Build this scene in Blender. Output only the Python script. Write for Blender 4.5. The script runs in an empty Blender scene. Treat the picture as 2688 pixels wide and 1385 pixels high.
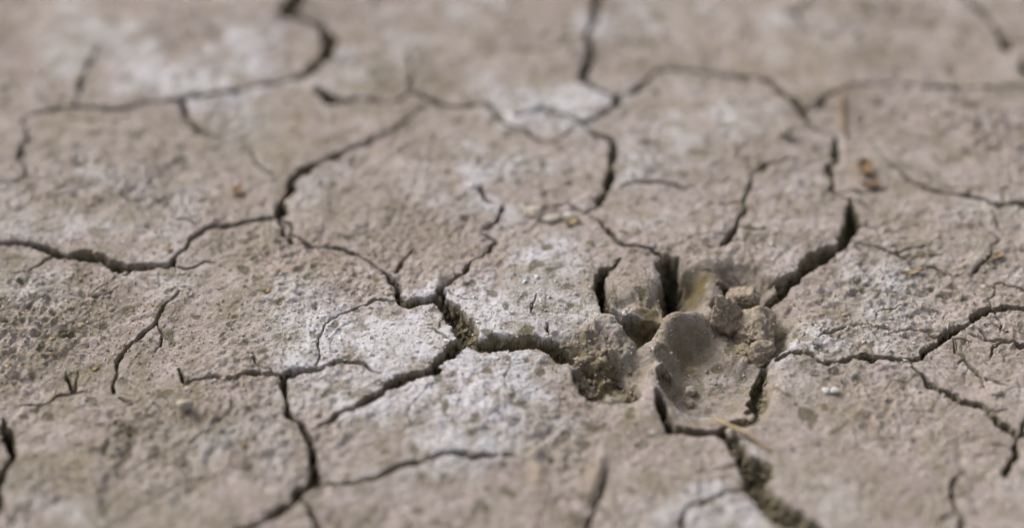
import bpy, bmesh, math, random
import numpy as np
from mathutils import Vector, noise as mnoise

# ------------------------------------------------------------------ camera, sky, sun, exposure
sc = bpy.context.scene
C = sc.collection
PITCH, DIST = math.radians(40), 0.82
cd = bpy.data.cameras.new('camera'); cam = bpy.data.objects.new('camera', cd); C.objects.link(cam)
cam.location = (0, -DIST*math.cos(PITCH), DIST*math.sin(PITCH))
cam.rotation_euler = (math.pi/2 - PITCH, 0, 0)
cd.lens = 70; cd.sensor_width = 36; cd.clip_start = 0.01; cd.clip_end = 500
cd.dof.use_dof = True; cd.dof.focus_distance = 0.79; cd.dof.aperture_fstop = 2.1; cd.dof.aperture_blades = 0
sc.camera = cam

SUN_EL, SUN_AZ = math.radians(42), math.radians(-50)        # azimuth from +Y towards +X: far left
w = bpy.data.worlds.new('World'); sc.world = w; w.use_nodes = True
nt = w.node_tree; bg = nt.nodes['Background']
sky = nt.nodes.new('ShaderNodeTexSky'); sky.sky_type = 'NISHITA'; sky.sun_disc = False
sky.sun_elevation = SUN_EL; sky.sun_rotation = SUN_AZ
sky.air_density = 1.0; sky.dust_density = 6.0; sky.ozone_density = 1.0
hs = nt.nodes.new('ShaderNodeHueSaturation'); hs.inputs['Saturation'].default_value = .35     # cloud cover: a nearly grey sky
nt.links.new(sky.outputs[0], hs.inputs['Color']); nt.links.new(hs.outputs[0], bg.inputs[0]); bg.inputs[1].default_value = 0.14
sd = bpy.data.lights.new('sun', 'SUN'); sd.energy = 1.4; sd.angle = math.radians(24); sd.color = (1, .965, .92)
so = bpy.data.objects.new('sun', sd); C.objects.link(so)
sdir = Vector((math.sin(SUN_AZ)*math.cos(SUN_EL), math.cos(SUN_AZ)*math.cos(SUN_EL), math.sin(SUN_EL)))
so.rotation_euler = sdir.to_track_quat('Z', 'Y').to_euler(); so.location = sdir*3
vs = sc.view_settings
vs.view_transform = 'Standard'; vs.look = 'None'; vs.gamma = 1; vs.use_curve_mapping = False; vs.exposure = 0.24
sc.cycles.use_denoising = True
sc.cycles.max_bounces = 6

# ------------------------------------------------------------------ where things lie (millimetres on the ground)
CRACKS=[
[(-87.7,318.5,5),(-90.3,290.4,5),(-96,266.1,5),(-97.5,239.6,5),(-100.8,215.3,5),(-105.5,200.8,6),(-108.1,191.8,5),(-101.4,186.5,2),(-94.3,181.3,2.5),(-89.4,174.4,5),(-87.5,165.8,6),(-88.6,155.7,6),(-91.8,147.4,5),(-96.7,139.2,4.2),(-102.9,136,3.6),(-109.9,132.1,3.4),(-117,128.9,3.2),(-125.8,125.7,3.2),(-136.4,122.2,3.2),(-147.1,120,3),(-161.2,116.9,3),(-173.4,113.1,3),(-182,110,2.6),(-191.5,113.1,2),(-200.4,112.2,2),(-210.7,109.1,2),(-220.6,104.4,2),(-221.3,98.3,2)],
[(-217.8,96.8,1.6),(-215.8,86.3,2),(-217.3,78.9,2),(-216.8,67.3,2.2)],
[(-212.8,64.4,1.6),(-211.8,57.3,2),(-214.6,53.9,1.6),(-221,51.7,1.6),(-227.9,51.7,1.6),(-237.1,43.5,1.6),(-248.5,41.6,1.6),(-261.2,49.5,1.6),(-274.1,55.3,1.6)],
[(-150.5,119.7,2.4),(-148.2,106.9,2.4),(-144.8,101.4,2.2),(-140,94.7,2),(-134.7,90.5,1.2),(-123.3,84.8,1)],
[(-116,79.5,1),(-112.1,69.6,1.2),(-105.5,62.7,1),(-99,61.9,1.2)],
[(-196.3,164.1,1.5),(-197.3,153.7,2),(-198.1,142.5,2),(-199.8,130.5,2),(-198.9,121.9,1.6),(-200.4,112.2,1)],
[(-40,115.6,1.4),(-50.4,98.6,2.2),(-61.5,90.5,2.6),(-70.2,83.3,3.2),(-75.8,77.5,3.6),(-85.1,70.2,4),(-91.6,64.4,4.2),(-95.4,58.7,5),(-95.9,50.3,5),(-98.2,44.7,5),(-98.8,37.9,4.5),(-99,31.1,3.4)],
[(-99.2,30.8,3.4),(-108.1,29.5,3.6),(-119.2,26.2,4.2),(-130.1,21.7,4),(-132.8,16.4,3.2),(-136.9,8.3,2.6),(-139.3,1.4,2),(-141,-2.9,3.6),(-151.5,-2.9,4.2),(-158.6,-3.7,4.6),(-166.4,-0.4,4.8),(-178.3,5,4.6),(-189.6,5.8,4),(-196.4,10.7,3.8),(-202.1,12.8,3.8),(-213.2,12,3.4),(-219.8,12,3.4),(-232.1,16.8,3.4),(-242.1,11.8,3.4),(-253.9,12.4,3.4),(-264.2,8.4,3.4)],
[(-99.1,29.7,2.5),(-96,19.9,2.4),(-93.1,13.8,3.6)],
[(-98.4,30.3,2),(-92.9,24.4,1.6),(-92.9,19.1,1.4),(-88.3,17.2,1.6),(-84,11.2,2),(-76.1,12,2.2),(-70.4,11.2,2.2),(-65.6,7.6,2.6),(-59.7,3.2,2),(-53.8,-2.9,2),(-49.7,-8,2.6),(-46.5,-16.4,4.4),(-44.1,-24.8,4.6),(-38.6,-24.8,4.2),(-34.2,-24.3,3),(-31,-21.8,3)],
[(-47.6,-7.2,2),(-45.6,0.6,1.6),(-44.2,5,1.2),(-41,12,1)],
[(-45.7,-24,1.4),(-51.2,-23.5,1.4),(-54.9,-22.8,1.2),(-58.5,-26.5,1),(-62.7,-29.6,1),(-69.7,-33.7,1),(-74.6,-41,1.2),(-75.8,-52,1.3),(-75.2,-54.1,1.4),(-75.6,-63.2,1.6)],
[(-27.8,-22.3,4.5),(-28.5,-14.7,4.2),(-24.7,-9.7,2.2),(-20.4,-5.4,3),(-17.3,-1.1,3),(-12.3,5,2.2),(-9,9.6,3),(-7.4,13.8,2),(-8.2,16.4,1.5),(-12.4,19.9,1.6)],
[(-12.4,19.9,1.8),(-8,26.2,2.8),(-6.3,30.8,2.5),(-3.5,34.6,2.5),(-3.5,38.1,2)],
[(-8.1,40,1.5),(-12.2,42.8,2.5),(-12.8,49.4,2.8),(-13.5,53.4,2)],
[(-26.4,-15.7,1),(-24.1,-18.9,1.2),(-20.1,-23.5,1),(-13.7,-23.1,0.7)],
[(-30.1,-21.1,5),(-23.8,-32,8),(-19.3,-40.1,7),(-18.1,-47.1,8),(-12.1,-51.8,9),(-1.2,-50.8,8.5),(9.8,-49.7,8),(17.5,-52.5,9),(22.1,-57,10)],
[(-21.1,-51.5,6),(-26.8,-60.9,6),(-32.3,-66.3,5.6),(-40,-70.1,5.2),(-46.1,-74.5,4.8),(-51,-79.2,4.4),(-54.9,-83.5,3.8),(-59.8,-87.2,3.2),(-63.9,-89.3,2.6),(-68.2,-93.6,2.2),(-71.5,-95.9,1.6),(-76.2,-99.1,1.2)],
[(-88.6,-69.5,3),(-85.1,-67,4.2),(-78,-65.6,4),(-70.8,-63.2,2.6),(-65.7,-60.5,2),(-61.4,-61.4,1.3),(-56.5,-62.9,1.3),(-53.7,-66.3,1),(-51,-67.9,0.8)],
[(-88.6,-69.5,2.4),(-91.4,-67.4,2.8),(-96.6,-67,2.8),(-100.9,-66.3,2.4),(-105.9,-68.1,2),(-111.1,-68.1,1.6),(-115.5,-65.9,1.8),(-120.5,-67.9,1.7),(-125.9,-70.1,1.7),(-127.5,-65.6,1.4),(-129.5,-62.5,1.2)],
[(-87.4,-70.8,3),(-86.6,-80.5,3),(-83.7,-89.3,3.4),(-79.1,-95.9,3.6),(-75.6,-102.2,4.2),(-73.9,-110.7,4.6),(-71.8,-119,4.8),(-71.9,-124.4,5),(-76.5,-128.4,5),(-77.8,-131.7,5),(-83.9,-138.3,4.6),(-89.7,-143.5,4.6),(-95.6,-146.8,4.6),(-103.4,-154.1,4.4),(-108.3,-164.2,4.4),(-112.6,-174.6,4.4),(-117.6,-183.9,4.4),(-126.8,-185.6,4.4)],
[(-75.6,-133.1,1.5),(-72.5,-137,2),(-70.1,-142.2,2.4),(-69.4,-146,2.2),(-68.9,-152.2,2),(-71.1,-164.5,2),(-73.1,-176.5,2),(-74.9,-188.2,2),(-71.1,-199.6,2)],
[(-70.5,-125,1.8),(-66.5,-125,1.8),(-62.4,-125.4,2),(-55.1,-124.4,2.4),(-50.2,-122.6,2.4),(-46.5,-119.6,2.4),(-40.7,-116.2,2.4),(-33.3,-114.1,2.2),(-27.4,-110.7,2.4),(-21.5,-109.7,2),(-15.9,-111.3,2),(-10.5,-110.7,2),(-3.5,-110.1,1.8),(1,-109.7,1)],
[(-191.9,-88.7,4.6),(-189.8,-96.5,4),(-187.5,-103.7,5),(-185.5,-108.6,5.4),(-186.9,-114.1,5),(-186.6,-121,5),(-186.9,-129.2,5),(-186.3,-142.8,4),(-183.8,-156,4),(-184.6,-168.1,4),(-186.4,-179.4,4),(-189.3,-189.7,4)],
[(-133.9,-18.9,0.9),(-138.6,-24.8,1.2),(-140.6,-30.6,1.5),(-142.1,-35.4,1.7),(-145.3,-40.1,2),(-148.7,-45.7,2.1),(-153,-52.9,2),(-153.4,-56.4,2.4),(-154,-63.2,2.1),(-153.3,-67.9,1.8),(-153.2,-74.5,2)],
[(-172.6,-60.9,1.2),(-170.6,-67,1.5),(-168.2,-73,2.4),(-163.4,-73,1)],
[(-168.4,-74.1,2),(-173.7,-75.7,1.5),(-176.3,-78.1,1.5),(-178.9,-81.3,1.2),(-186.7,-81.3,0.9),(-190.7,-84.2,0.9),(-191.2,-89.3,1)],
[(-150.1,-77.6,0.9),(-145.7,-80.3,1),(-143.1,-80.3,1),(-140.1,-76.7,0.9)],
[(-137.7,-3.7,1),(-131.4,-4.2,1.2),(-128.4,-1.9,1.2),(-125.9,0.6,1),(-121.5,0.1,0.8)],
[(-171,-19.4,0.7),(-163,-18.2,1),(-159.2,-14.7,0.7)],
[(-141.7,27.3,0.9),(-137.8,28.6,1),(-131.2,25.4,0.9)],
[(-91.3,129.5,2),(-86.4,122.8,4),(-84.1,118.7,4.4),(-77.3,117.2,3.4),(-71.1,119.1,3),(-63,118.1,2.8),(-58,115.9,2.8),(-52.4,117.2,2.8),(-49,121.9,2.4),(-46,125.1,2.2),(-41.5,121.9,2.6),(-36.5,118.1,2.8),(-28.9,114.4,2.5),(-22.7,113.4,2),(-11.1,112.8,1.8),(-7.3,103.8,2),(-1.2,98.6,2.4),(6,92.6,2.4),(10.7,87.5,1.2),(17.4,84.5,1.1),(24.6,90.5,1.1),(30.8,96.8,1.4)],
[(-46,125.7,1.5),(-47.7,136,1.6),(-47.3,144.8,1.6),(-48.9,152.7,1),(-46.8,165.8,0.8)],
[(1.7,105.1,2),(9.8,106.9,2),(12.9,110.3,3),(18.8,106,2.4),(26.1,102.9,3),(31.6,98.6,3.8),(35,93.5,4),(40.3,88.4,4),(44.2,83.3,4),(43.9,74.5,4.4),(44.4,69.6,4.4),(42.9,61.9,3.6),(40.9,55.9,3.2),(40.1,51.1,3.8),(39.9,45.6,3.8),(36.8,39.2,3),(32,32.7,2)],
[(54.3,320.8,4.6),(49.5,292.3,4.6),(45.8,264.5,4.6),(49.4,238.7,4.6),(42.4,215.3,4.6),(40.7,193.6,4.6),(39,182.7,4.2),(37.4,174.4,4.2),(37.7,165.1,3.6),(36.8,153.7,3.6),(35.9,143.8,3.4),(33.7,136,4),(37.9,129.5,3.8),(43.9,122.8,3.6),(48.7,119.7,4)],
[(32.7,98.9,3),(37.7,101.7,4),(42.1,106.9,4.4),(46.6,113.4,5),(48.7,118.7,4),(54.5,122.8,3),(61.1,131.5,3),(67.8,139.2,3),(74.3,141.5,2.6),(78.9,140.8,2.2),(90,139.2,2.4),(93.3,140.5,3.6),(99.3,136.9,1.6),(113.5,135,2.8),(118.4,133.7,3),(121.4,127.3,3),(126.7,118.7,3.5),(130.8,111.2,4),(133.2,105.1,4),(135.1,95.6,2.5)],
[(132.1,111.2,3),(138.2,111.2,2.5),(143.5,118.7,2.8),(147.6,122.8,2),(154.5,128.2,2.4),(161.1,131.1,2),(179.4,132.7,2),(193.5,131.1,1.8),(204.4,129.5,1.7),(222.4,128.6,1.5),(244.5,128.9,1.5),(257.4,128.9,1.5),(271.2,136.3,1.5),(284.3,137,1.5),(298.3,146.3,1.5)],
[(144.7,89.6,2.4),(143.5,79.5,3),(142.9,70.5,3.4),(139,67.6,3.2),(139.5,61.9,3),(139.2,55.1,3),(138.1,48.6,2.5)],
[(146.2,43.9,3.4),(145.3,38.1,4.6),(145,31.9,5),(144.1,25.4,6),(141.1,19.1,5.6),(135.6,12.8,6.2),(130.9,10.2,6.2),(125.8,5,6.2),(120.6,-1.9,6.6),(113.1,-9,7),(107.1,-14,7.2),(102.2,-18.9,7.4)],
[(141.8,16.4,1.5),(148.2,13.8,1.5),(153.1,12,1.5),(157.4,7.6,1.3),(161.6,5.8,1.3),(164.4,1.4,1.5),(169.6,-0.6,1.5),(174,-1.1,1.5),(177.8,-4.9,1.3),(185.9,-9,1.2)],
[(123.6,73.4,1.6),(118.2,71.6,2),(110.7,68.4,2.2),(106,62.7,2.8),(103.5,55.9,2.6),(102,51.4,2.5),(99.6,42.8,2),(99.5,34.6,2),(94.2,26.2,2.5),(91.8,19.1,2.5),(87.3,11.2,2)],
[(33.1,31.9,1.6),(38.6,23.6,2),(42.4,18.3,2.6),(46.2,12.8,3),(54.9,9.4,3),(59.7,6.8,3.4),(63,4,5)],
[(6.9,37.3,1.5),(14.3,37.3,1.5),(18.9,38.1,1.3),(24.7,38.7,1.1),(30.3,34.6,1.1)],
[(46.6,50.8,2),(51.9,53.6,2),(60.2,55.1,2),(68.9,54.2,2),(73.6,51.7,1.8),(79.3,50.8,1)],
[(161.7,81.6,1.2),(166.5,69.6,1.5),(172.2,60.1,2),(175,55.6,2),(179.8,52.2,2.4),(186,48.6,2.8),(194.2,45.3,2.8),(202.5,43.3,2.5),(207.1,39.5,2.8),(218.7,40,2.8),(228.1,40,2.8),(237.2,32,2.8),(246.7,25.3,2.8),(258.2,24.4,2.8),(270.6,28.1,2.8)],
[(210.3,41.1,1),(210.7,49.4,1),(210.4,56.2,0.8)],
[(251.2,-47.8,3.8),(242.4,-41.9,3.8),(233.7,-35.4,3.8),(223,-33.9,3.8),(214.3,-26.9,3.8),(205.6,-26.7,3.5),(198,-26.5,3.5),(192.3,-27.7,3.5),(188.6,-30.6,4),(183.6,-34.6,3.5),(178.8,-37.7,3.5),(172.7,-41.7,3.5),(166.4,-48.1,3.5),(161.1,-54.5,3.5),(158.1,-56.8,4),(149.1,-57,4.4),(145.1,-55.4,4.4),(134.6,-55.4,4.4),(126.2,-59.1,4.4),(121.3,-60.2,4),(118.4,-58.2,2.6),(116.8,-54.8,3),(112,-54.3,3.6),(107.8,-54.1,4),(103.9,-56.4,4)],
[(156.2,-58,2.5),(157.6,-63.2,3),(161.3,-69.5,3),(167.2,-74.5,3.4),(172.6,-78.7,3.4),(179.6,-82.9,3.4),(181.8,-87.8,3.4),(185.4,-92.9,3.4),(189.5,-98,3.4),(192.7,-96.1,3),(200.7,-93.4,3),(211.6,-89.7,3),(222.7,-84.7,3),(233.6,-82.4,3),(244.9,-77.5,3)],
[(189.7,-99.1,3),(187,-105.1,3),(183.7,-112.7,3),(181.2,-120.2,2.4)],
[(194.1,-26.9,1.2),(192.5,-20.6,1.2),(195.2,-18.2,1),(197.1,-12.2,1),(201.8,-12.2,0.9),(208,-14.7,1),(214.8,-16.7,1),(226.6,-13.9,1),(238,-13.5,1),(246,-21.6,1),(258,-16.9,1)],
[(183.6,-37.3,1.5),(186.7,-41,1.5),(188.7,-45,1.8),(194.2,-46.2,1.5),(201.4,-48.1,2),(208.1,-49.7,2),(219.6,-44.9,2),(229.1,-49.4,2),(240.3,-48.3,2),(250.3,-51.4,2)],
[(194.2,-46.2,1),(188.7,-50.6,1),(187.3,-55,1)],
[(174.5,-43.6,1),(174.4,-50.6,1),(176.8,-54.5,1.2),(180.5,-63.2,1.5),(182.2,-68.6,1.2),(183,-72.3,1)],
[(121,-45,1.2),(124.6,-41.7,1.3),(131.5,-37.7,1.3),(137.2,-35.4,1.3),(142.7,-34.6,1.2),(145.9,-31.3,1),(148,-27.2,0.8)],
[(142.6,-35.4,1),(146.5,-37.7,1.2),(151,-39.4,1.2),(158.2,-38.7,1.2),(165,-39.9,1.2),(167.2,-42.7,1.2),(166.8,-45.5,1.2)],
[(166.4,-117.6,2),(161,-123,2.4),(159.4,-129.8,2.4),(159.7,-136.4,2.4),(160.8,-144.3,2.4),(161.2,-152.2,2.4),(162.2,-164.5,2.4),(164.4,-175.8,2.4),(160.3,-187.8,2.4),(163.8,-197.7,2.4)],
[(63.5,-95.1,6),(71,-96.1,7),(78.6,-95.9,6),(81.7,-100.1,7),(83.7,-106.6,8),(86.2,-113.5,8.5),(89.6,-119,10),(88.1,-124.4,9.5),(91.3,-131.1,9.5),(95.6,-137,9.5),(100.3,-142.2,9),(104.3,-146.2,8),(110.6,-152.2,7),(118.6,-158.3,7),(127.5,-161.7,7),(133.7,-170,7),(142.1,-174.2,7)],
[(84.9,-127,2),(81,-127.8,2.8),(76.4,-129.4,2.8),(72.7,-131.7,2.8),(67.3,-133.1,2),(63.7,-135.6,2.4),(61.6,-140.3,3),(60.6,-146,3.4),(60.2,-152.2,3.4),(60.8,-165,3.4),(57.6,-177.2,3.4),(58.5,-189.3,3.4),(57.2,-201.2,3.4)],
[(97.5,-58.2,5.5),(96.2,-68.3,6.4),(94.7,-77.2,6.6),(93.2,-83.7,7),(90.6,-87.2,7),(85.9,-89.3,6.5),(81.2,-92.3,6),(78.7,-95.5,5.5)],
[(35.7,-115.6,0.9),(33.4,-124.4,1.2),(30.6,-133.1,1.5),(28,-139.7,1.6),(26.4,-146,1.6),(24.5,-152.2,1.6),(17.6,-161.7,1.6),(17.8,-174.4,1.6),(18.4,-186.6,1.6),(17.5,-198.6,1.6)],
[(55.8,-77.2,3),(56.6,-82.6,3.6),(57.8,-88.5,4.4),(59.7,-94.4,6),(63.4,-96.1,6)],
[(199.4,301.6,2),(206.7,281.3,2),(215.1,263.6,2),(218.1,239.8,2),(218.8,215.3,2),(222.7,197.2,2.4),(229.5,187.6,2.4),(231.4,176.8,3),(233.4,167.5,4),(234.5,156,4.6)],
[(236.8,164.1,2),(243.3,164.5,2),(253.6,164.5,2),(267.8,172,2),(281.3,173,2),(295.8,183.7,2),(307.8,178.9,2)],
[(239.5,149.4,3),(238.5,140.5,3.6),(239.8,132.7,3)],
[(130.7,192.2,1.5),(137.2,186.2,2),(139.4,176.8,1.6),(142.7,170.9,1.2)],
[(137.2,186.5,1.2),(142.9,195.7,1.2),(149.7,204.4,1)],
[(-17.3,164.1,1),(-4.4,162.8,1.5),(8.2,159.4,1.5),(17.8,161.7,1.5),(27.6,168.5,1.7),(36.7,168.5,1.5)],
[(189.3,-5.4,2.2),(191.5,-1.9,1.5),(198.3,5,1.2),(199.6,12,1.2),(204.3,15.9,2.2),(201.8,19.9,0.9),(197.4,27.3,0.9)],
[(94.4,-9,1.2),(93.8,-3.7,1.2),(91.9,-1.1,0.9)],
[(84.3,-12.2,4),(87.2,-10,5),(90.1,-9,5),(93.8,-9,3.5)],
[(44.6,2.4,1.5),(40.9,-2.9,2.5),(37,-6.2,4),(34.6,-10.5,5),(34.9,-17.2,5),(35.8,-24,5.5),(37.5,-30.1,6)],
[(23.6,-65.6,3),(26.6,-73.9,3.5),(30,-78.5,4),(38.6,-80,3.6),(45.9,-78.9,3),(48.9,-77.2,2)],
[(14.4,-45,0.9),(14.1,-38.7,0.7)],
[(9.7,-20.6,0.7),(8,-33,0.7)],
[(-33.2,-41,0.7),(-28.8,-44.1,1),(-24.9,-48.1,1.2),(-22.2,-50.6,1)],
[(216.7,101.7,1),(217.5,92.6,1.2)],
[(135.1,95.6,2),(140.1,92.3,1.2),(144.7,89.6,1.5)],
[(138.4,48.6,2),(142.1,45.6,1.2),(146.2,43.9,2)],
[(65.5,4,5.5),(64.9,-6.7,6.5),(64.6,-16.7,6)],
[(148,-27.2,0.8),(153.7,-26.5,0.6),(158.9,-24,0.6)],
[(-88.7,-146.6,1),(-84.2,-149.4,1)]]
CLOSE=[
[(-221.3,98.3),(-217.7,96.5)],
[(-216.9,67.6),(-212.7,64.1)],
[(-96.6,138.6),(-91.3,129.5)],
[(-46.8,165.8),(-41.8,186.5),(-37.1,222.7)],
[(-11.1,112.5),(-7.3,109.1),(1.7,105.1)],
[(-123.3,84.8),(-116,79.5)],
[(-99,61.9),(-95.3,59)],
[(-93.1,13.8),(-88.3,17.2)],
[(-40,115.6),(-39.6,120)],
[(-7.9,16.2),(-12.4,19.6)],
[(-3.5,37.9),(6.9,37.3)],
[(32,32.7),(33.1,31.9)],
[(135.1,95.6),(144.7,89.3)],
[(138.1,48.6),(146.2,43.9)],
[(87.3,11.2),(85.2,-9.2)],
[(123.6,73.4),(135.1,95.6)],
[(185.9,-9),(189.3,-5.4)],
[(185.9,-9),(192.5,-20.6)],
[(181.2,-120.2),(166.4,-117.6)],
[(-71.5,-95.9),(-78.6,-96.1)],
[(1,-109.7),(16.5,-111.1),(35.7,-115.6)],
[(35.7,-115.6),(44.9,-100.7),(59.6,-94.9)],
[(-153.2,-74.5),(-163.4,-73)],
[(-153.3,-67.9),(-139.1,-68.3),(-129.5,-62.5)],
[(-133.9,-18.9),(-140,-3.2)],
[(-103.7,-154.1),(-103.3,-167)],
[(79.3,50.8),(88,51.7),(102,51.4)],
[(234.5,156),(239.5,149.4)],
[(239.8,132.7),(237.1,128.6)],
[(188.7,-50.6),(187.2,-55.2),(183,-72.3),(179.6,-82.9)],
[(161.7,81.6),(151.9,80.4),(142.9,70.5)],
[(197.4,27.3),(195,45)],
[(161.2,-152.2),(159.3,-167)],
[(145.9,-31.3),(148,-27.2),(185.9,-9)],
[(19.3,159.7),(36.7,168.5)],
[(-17.3,164.1),(-46.8,165.8)],
[(-198.9,121.9),(-200.4,112.2)],
[(-196.3,164.1),(-189.9,186.5),(-189.4,222.7)],
[(-221,51.7),(-231.3,51.7)],
[(-87.7,318.5),(-71.2,504.4)],
[(-274.1,55.3),(-350.3,89.7)],
[(-264.2,8.4),(-321.7,-14.1)],
[(-126.8,-185.6),(-178.4,-195.3)],
[(-71.1,-199.6),(-51.3,-259.5)],
[(-189.3,-189.7),(-204.6,-244.3)],
[(54.3,320.8),(86,510.1)],
[(298.3,146.3),(383.2,202.4)],
[(270.6,28.1),(343.1,49.8)],
[(251.2,-47.8),(299.9,-80)],
[(244.9,-77.5),(311.2,-48.9)],
[(258,-16.9),(328.5,11.2)],
[(250.3,-51.4),(306.3,-68.4)],
[(163.8,-197.7),(182.5,-250.1)],
[(142.1,-174.2),(188.6,-197.8)],
[(57.2,-201.2),(50.2,-263.5)],
[(17.5,-198.6),(12.4,-261.2)],
[(199.4,301.6),(152.6,430.1)],
[(307.8,178.9),(374.6,152.3)]]
PAW=[(32.1,-6.7),(44.9,6),(61.5,8.6),(70.5,7.3),(83.8,-1.7),(97.1,0.9),(108.7,-14.2),(113,-33.7),(109.4,-52.5),(99.5,-58.2),(96.4,-87),(82.5,-94.9),(59.8,-99.7),(50.1,-84.8),(38.1,-83.3),(23.3,-70.6),(16.8,-50.1),(30.5,-34.9)]
CTRL=[(25.1,6,0),(43.4,9.9,0),(58.4,12.5,0),(74.8,9.9,0),(87.7,6,0),(100.5,2.2,0),(114.1,-9.2,0),(120.4,-31.3,0),(117,-47.8,0),(105.9,-63.9,0),(102,-79.4,0),(99.4,-90.2,0),(86.5,-99.7,0),(60.9,-105.9,0),(46.6,-96.5,0),(31.9,-89.1,0),(20.2,-76.1,0),(9.6,-61.6,0),(15.3,-41.2,0.39),(25.8,-34.3,0.52),(29.5,-14.5,0.26),(2,-9.2,0),(1.9,-90.2,0),(131.9,-9.2,0),(123.2,-79.4,0),(69.3,27,0),(82.2,-115.2,0),(45.6,-117.2,0),(47.5,-8.2,1.3),(54.2,-3.4,1.04),(56.9,-15,0.65),(45.5,-16.5,1.56),(50.4,-15.4,2.08),(48.5,-21.9,1.3),(43.6,-23,0.78),(54.9,-21.3,0.78),(50,-24.5,0),(58.1,-25,-1.68),(40.6,-19.7,0.52),(43.5,-27.2,0.26),(49.8,-29.2,0.26),(56.2,-29.5,-0.56),(57.5,-36.5,-2.8),(32.9,-9.5,0.26),(31.7,-19.6,0.39),(32.5,-30.5,0.39),(39.2,-13.6,0.52),(38.9,-21.9,0.26),(41.7,-25.3,-0.56),(51.3,-43.7,-4.2),(55.5,-43.5,-2.24),(58.7,-40.7,-1.12),(66.6,-36.2,1.56),(63.6,-37.4,0.52),(73.2,-36.1,0),(76.7,-34.4,-3.64),(27.2,-38.4,1.04),(39.8,-39.2,2.34),(33.3,-44.9,1.56),(44.4,-44.6,-0.84),(47.4,-49.4,-2.8),(41.1,-49.4,-2.8),(60.2,0.6,0.26),(59.5,-9.5,0.26),(58.7,-19.1,-1.12),(58.6,-29.7,-1.4),(66.3,5.9,0.13),(70.4,3.3,0.13),(68.5,-22.3,-8.4),(72.6,-19,-9.8),(72.1,-1.1,0),(74.7,-3.2,0),(78.8,-7.2,0),(82.6,-12.7,0),(76.1,-11.4,-5.6),(73.3,-8.3,-9.8),(80.4,-15.5,-2.1),(70.7,-6.4,-5.6),(80.9,-20.8,-2.8),(81.9,-28.9,-4.2),(90.6,-4,-7),(95,-12.8,-9.8),(90.1,-33.1,-11.2),(97.6,-37.9,-11.2),(107,-37.4,-8.4),(108.3,-26.6,-6.3),(111.1,-39.4,-3.36),(65.4,-39.3,-5.6),(72.8,-37.8,-9.1),(63.5,-49.1,-6.3),(58,-52.7,0.26),(59.9,-61.2,1.3),(54.8,-58,-3.36),(68.5,-46.5,-14),(76.8,-41,-12.6),(74.7,-49.7,-15.4),(84.3,-43.7,-9.1),(84.1,-49.6,-13.3),(91.4,-50.2,-6.3),(92.8,-56.4,-11.2),(73.7,-63.3,-15.4),(84.4,-64.8,-14),(67.7,-59.6,-14.7),(91.8,-68.5,-12.6),(66.7,-73.7,-14),(77.3,-75.5,-13.3),(63.3,-67.4,-14.7),(88.5,-46,-4.2),(94.2,-52.9,-4.9),(60.8,-56,-10.5),(55.3,-74.4,1.3),(51.9,-79.1,0.78),(47.2,-84,0.26),(43.8,-76.5,-2.8),(21.2,-64.1,0.26),(25,-76.4,0.26),(32.1,-83.3,0.39),(39.6,-83.8,0.52),(34.7,-52.9,-2.8),(41.1,-50.9,-3.5),(48.7,-62.4,-5.6),(52.4,-59.4,-4.2),(44.8,-55.6,-5.6),(48.3,-77.9,-1.4),(23.9,-48.6,-3.5),(30.1,-49.1,-1.4),(25.5,-50.6,-7.7)]
HOLES=[(17,1.6,[(61.8,2.9),(68.8,4),(69.2,-6.7),(68.4,-17.9),(73.4,-28.9),(71.9,-32.5),(67.3,-33.4),(59.8,-33),(59.9,-19.1)]),
(13,1.6,[(36.9,-5.7),(34.4,-8.7),(33.8,-16.7),(34.9,-26.5),(36.2,-33.7),(40.7,-36.5),(45.2,-43.6),(50.9,-48.3),(56.2,-42.7),(59.3,-35.1),(57.8,-33.7),(51.2,-33.2),(44.1,-31.8),(39.6,-27.9),(37.4,-17.9)]),
(9.5,2.4,[(27,-58.2),(40.7,-56.6),(43.8,-63.9),(47.2,-71),(49.3,-77.2),(39,-80.3),(30,-78.9),(23.4,-67.2)]),
(7,1.8,[(57.1,-63.9),(62.4,-57),(63,-67.2),(58.2,-71.5)]),
(9,3.5,[(81.5,-20.4),(87.9,-11.2),(95.9,-12.2),(104,-20.4),(109.5,-33.7),(109,-47.8),(99.6,-57),(90.8,-51.3),(81.1,-45.5)]),
(14,2,[(55.1,-76.1),(57.8,-77.2),(60.5,-88),(61.4,-97.6),(57.8,-97.6)])]

rng = np.random.default_rng(11); random.seed(5)
DX, DY = 0.38, 0.52
X0, X1, Y0, Y1 = -280., 280., -176., 236.
NX = int(round((X1-X0)/DX))+1; NY = int(round((Y1-Y0)/DY))+1
xs = np.linspace(X0, X1, NX); ys = np.linspace(Y0, Y1, NY)
XX, YY = np.meshgrid(xs, ys)

def bmat(v, v0, cell, n):
    t = (v-v0)/cell; i = np.floor(t).astype(int); f = t-i
    M = np.zeros((len(v), n)); r = np.arange(len(v))
    for k, wgt in enumerate(((1-f)**3/6, (3*f**3-6*f**2+4)/6, (-3*f**3+3*f**2+3*f+1)/6, f**3/6)):
        M[r, np.clip(i+k, 0, n-1)] += wgt
    return M
def vnoise(cell, seed, cy=None):
    cy = cy or cell
    g = np.random.default_rng(seed)
    nx = int((X1-X0)/cell)+6; ny = int((Y1-Y0)/cy)+6
    R = g.standard_normal((ny, nx))
    o = bmat(ys, Y0-cy, cy, ny) @ R @ bmat(xs, X0-cell, cell, nx).T
    return o/o.std()
def blur(a, s):
    def K(v):
        d = (v[:, None]-v[None, :])/s; k = np.exp(-.5*d*d); return k/k.sum(1, keepdims=True)
    return K(ys) @ a @ K(xs).T
def sst(a, b, x):
    t = np.clip((x-a)/(b-a), 0, 1); return t*t*(3-2*t)
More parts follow.
